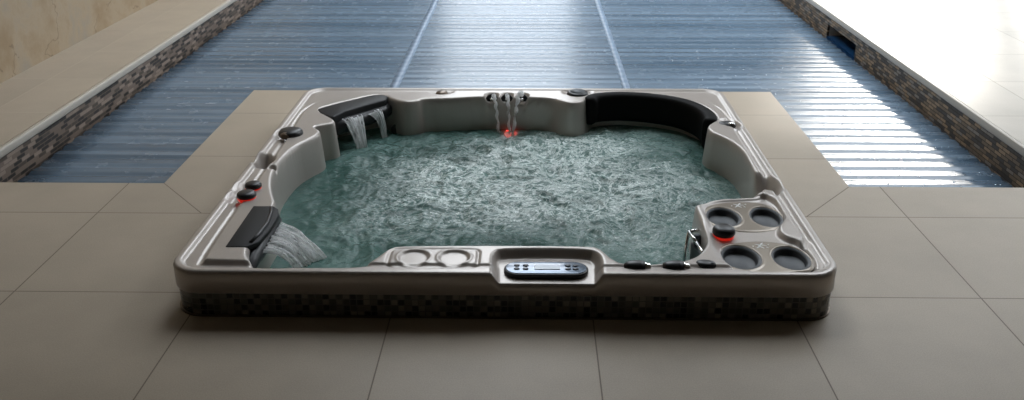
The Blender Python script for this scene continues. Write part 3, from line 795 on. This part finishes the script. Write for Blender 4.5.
# falling water ---------------------------------------------------------
def ribbon(a0, a1, b0, b1, mat, lift=.3, n=26, m=16, seed=0, th=.005, parab=True):
    """sheet from edge a0-a1 to edge b0-b1 along a falling arc"""
    rg = random.Random(seed); bm = bmesh.new(); G = []; fr = [rg.uniform(0, 6) for _ in range(6)]
    for side in (1, -1):
        g = []
        for i in range(n):
            t = i/(n-1); row = []
            for j in range(m):
                s = j/(m-1)
                A_ = Vector(a0).lerp(Vector(a1), s); B_ = Vector(b0).lerp(Vector(b1), s)
                p = A_.lerp(B_, t); p.z = A_.z+(B_.z-A_.z)*(t*t*(1-lift)+t*lift)
                w = math.sin(s*19+fr[0]+t*2)*.5+math.sin(s*37+fr[1]-t*3)*.35+math.sin(s*7+t*9+fr[2])*.4
                edge_ = math.sin(PI*min(1, max(0, s)))**.5
                p.z += w*.0045*(.3+t)+side*th*.5*edge_
                p.x += .005*math.sin(t*8+s*5+fr[3])*t
                row.append(bm.verts.new(p))
            g.append(row)
        G.append(g)
        for i in range(n-1):
            for j in range(m-1): bm.faces.new((g[i][j], g[i][j+1], g[i+1][j+1], g[i+1][j]))
    for i in range(n-1):
        for j in (0, m-1): bm.faces.new((G[0][i][j], G[0][i+1][j], G[1][i+1][j], G[1][i][j]))
    for i in (0, n-1):
        for j in range(m-1): bm.faces.new((G[0][i][j], G[0][i][j+1], G[1][i][j+1], G[1][i][j]))
    return bm
bm = ribbon((-.818, 2.500, .115), (-.812, 2.715, .120), (-.742, 2.600, -.003), (-.672, 2.700, -.003), None, .28, 30, 30, 1, .008)
for i in range(16):
    s = random.random(); a = Vector((-.81, 2.50+.2*s, .12)); b = Vector((-.74+.07*s, 2.60+.1*s, .0)); pts = []
    for q in range(8):
        t = q/7; p = a.lerp(b, t); p.z = .122+(-.125)*(t*t*.72+t*.28)+random.uniform(0, .008); p.x += random.uniform(-.004, .004); pts.append(p)
    tube(bm, pts, lambda t: .0028, 6)
o = obj('waterfall', bm, M['fallY'], None, True); tag(o, 'wide sheet of water pouring from the front left spout', 'waterfall')
bm = ribbon((-.812, 3.765, .118), (-.735, 3.835, .118), (-.745, 3.725, -.002), (-.708, 3.755, -.002), None, .02, 24, 14, 2, .007)
for i in range(8):
    s = random.random(); a = Vector((-.812+.077*s, 3.765+.07*s, .12)); b = Vector((-.745+.037*s, 3.725+.03*s, 0)); pts = []
    for q in range(8):
        t = q/7; p = a.lerp(b, t); p.z = .124-.126*(t*t*.98+t*.02)+random.uniform(0, .005); pts.append(p)
    tube(bm, pts, .003, 6)
o = obj('waterfall', bm, M['fallZ'], None, True); tag(o, 'left and wider of two water sheets pouring off the rear left spout', 'waterfall')
bm = ribbon((-.715, 3.858, .118), (-.665, 3.91, .120), (-.652, 3.875, -.002), (-.638, 3.885, -.002), None, .02, 24, 12, 3, .006)
for i in range(5):
    s = random.random(); a = Vector((-.715+.05*s, 3.858+.052*s, .12)); b = Vector((-.652+.014*s, 3.875+.01*s, 0)); pts = []
    for q in range(8):
        t = q/7; p = a.lerp(b, t); p.z = .126-.128*(t*t*.98+t*.02)+random.uniform(0, .004); pts.append(p)
    tube(bm, pts, .0028, 6)
o = obj('waterfall', bm, M['fallZ'], None, True); tag(o, 'right and narrower of two water sheets pouring off the rear left spout', 'waterfall')
for (s0, s1, top, rr, lab) in (((-.166, 4.045, .150), (-.138, 3.955, -.002), .012, .0085, 'leftmost thin water stream arcing from the back rim nozzles'),
                          ((-.100, 4.045, .150), (-.090, 3.945, -.002), .016, .0085, 'middle water stream arcing from the back rim nozzles'),
                          ((-.034, 4.045, .152), (-.074, 3.945, -.002), .046, .0105, 'rightmost and highest water stream arcing from the back rim nozzles')):
    pts = []; a, b = Vector(s0), Vector(s1)
    for q in range(26):
        t = q/25; p = a.lerp(b, t); p.z = a.z+4*top*t*(1-t)*(1-t)+(b.z-a.z)*t*t
        p.x += .0025*math.sin(q*1.3+s0[0]*40); pts.append(p)
    bm = bmesh.new(); tube(bm, pts, lambda t: rr*(1+.25*math.sin(t*31+s0[0]*9))*(1-.35*t), 10)
    o = obj('water_stream', bm, M['fallZ'], None, True); tag(o, lab, 'water stream', 'water streams from the back rim')

# ------------------------------------------------------------------ world
w = bpy.data.worlds.new('sky'); SC.world = w; w.use_nodes = True; nt = w.node_tree
bg = nt.nodes['Background']; tc = nt.nodes.new('ShaderNodeTexCoord'); sx = nt.nodes.new('ShaderNodeSeparateXYZ'); cr = nt.nodes.new('ShaderNodeValToRGB')
nt.links.new(tc.outputs['Generated'], sx.inputs[0]); nt.links.new(sx.outputs[2], cr.inputs[0]); nt.links.new(cr.outputs[0], bg.inputs[0])
e = cr.color_ramp.elements; e[0].position = 0; e[0].color = (.25, .24, .21, 1); e[1].position = .55; e[1].color = (.86, .93, 1.0, 1)
for p, c in ((.02, (.22, .24, .25)), (.22, (.30, .33, .36)), (.285, (.70, .75, .80)), (.42, (1.05, 1.08, 1.12))):
    q = e.new(p); q.color = (*c, 1)
bg.inputs[1].default_value = 5.5
sun = bpy.data.lights.new('sun', 'SUN'); sun.energy = 1.9; sun.angle = math.radians(3.5); sun.color = (1, .95, .87)
so_ = bpy.data.objects.new('sun', sun); C.objects.link(so_)
so_.rotation_euler = Vector((.364, .88, .31)).to_track_quat('Z', 'Y').to_euler(); so_.location = (8, 20, 8)
bm = bmesh.new(); box(bm, 1.3, 1.6, RY1+.25, 21, -.5, 7.5); struct('wall_sun_block', bm, M['wallp'])   # unseen wall added outside to keep sun out of the middle window

# ------------------------------------------------------------------ camera
f_, pi_, ya_, ro_ = 915.8643, .4085, -.0199, -.0024
fw = Vector((math.sin(ya_)*math.cos(pi_), math.cos(ya_)*math.cos(pi_), -math.sin(pi_)))
r_ = Vector((math.cos(ya_), -math.sin(ya_), 0)); u_ = r_.cross(fw)
r2 = r_*math.cos(ro_)+u_*math.sin(ro_); u2 = -r_*math.sin(ro_)+u_*math.cos(ro_)
cam = bpy.data.cameras.new('camera'); cam.sensor_width = 36; cam.lens = f_/1024*36; cam.clip_start = .05
co = bpy.data.objects.new('camera', cam); C.objects.link(co)
co.matrix_world = Matrix(((r2.x, u2.x, -fw.x, 0), (r2.y, u2.y, -fw.y, 0), (r2.z, u2.z, -fw.z, 1.38), (0, 0, 0, 1)))
SC.camera = co
SC.cycles.sample_clamp_indirect = 3.0
SC.view_settings.view_transform = 'Standard'; SC.view_settings.look = 'None'
SC.view_settings.exposure = 0.0; SC.view_settings.gamma = 1; SC.view_settings.use_curve_mapping = False
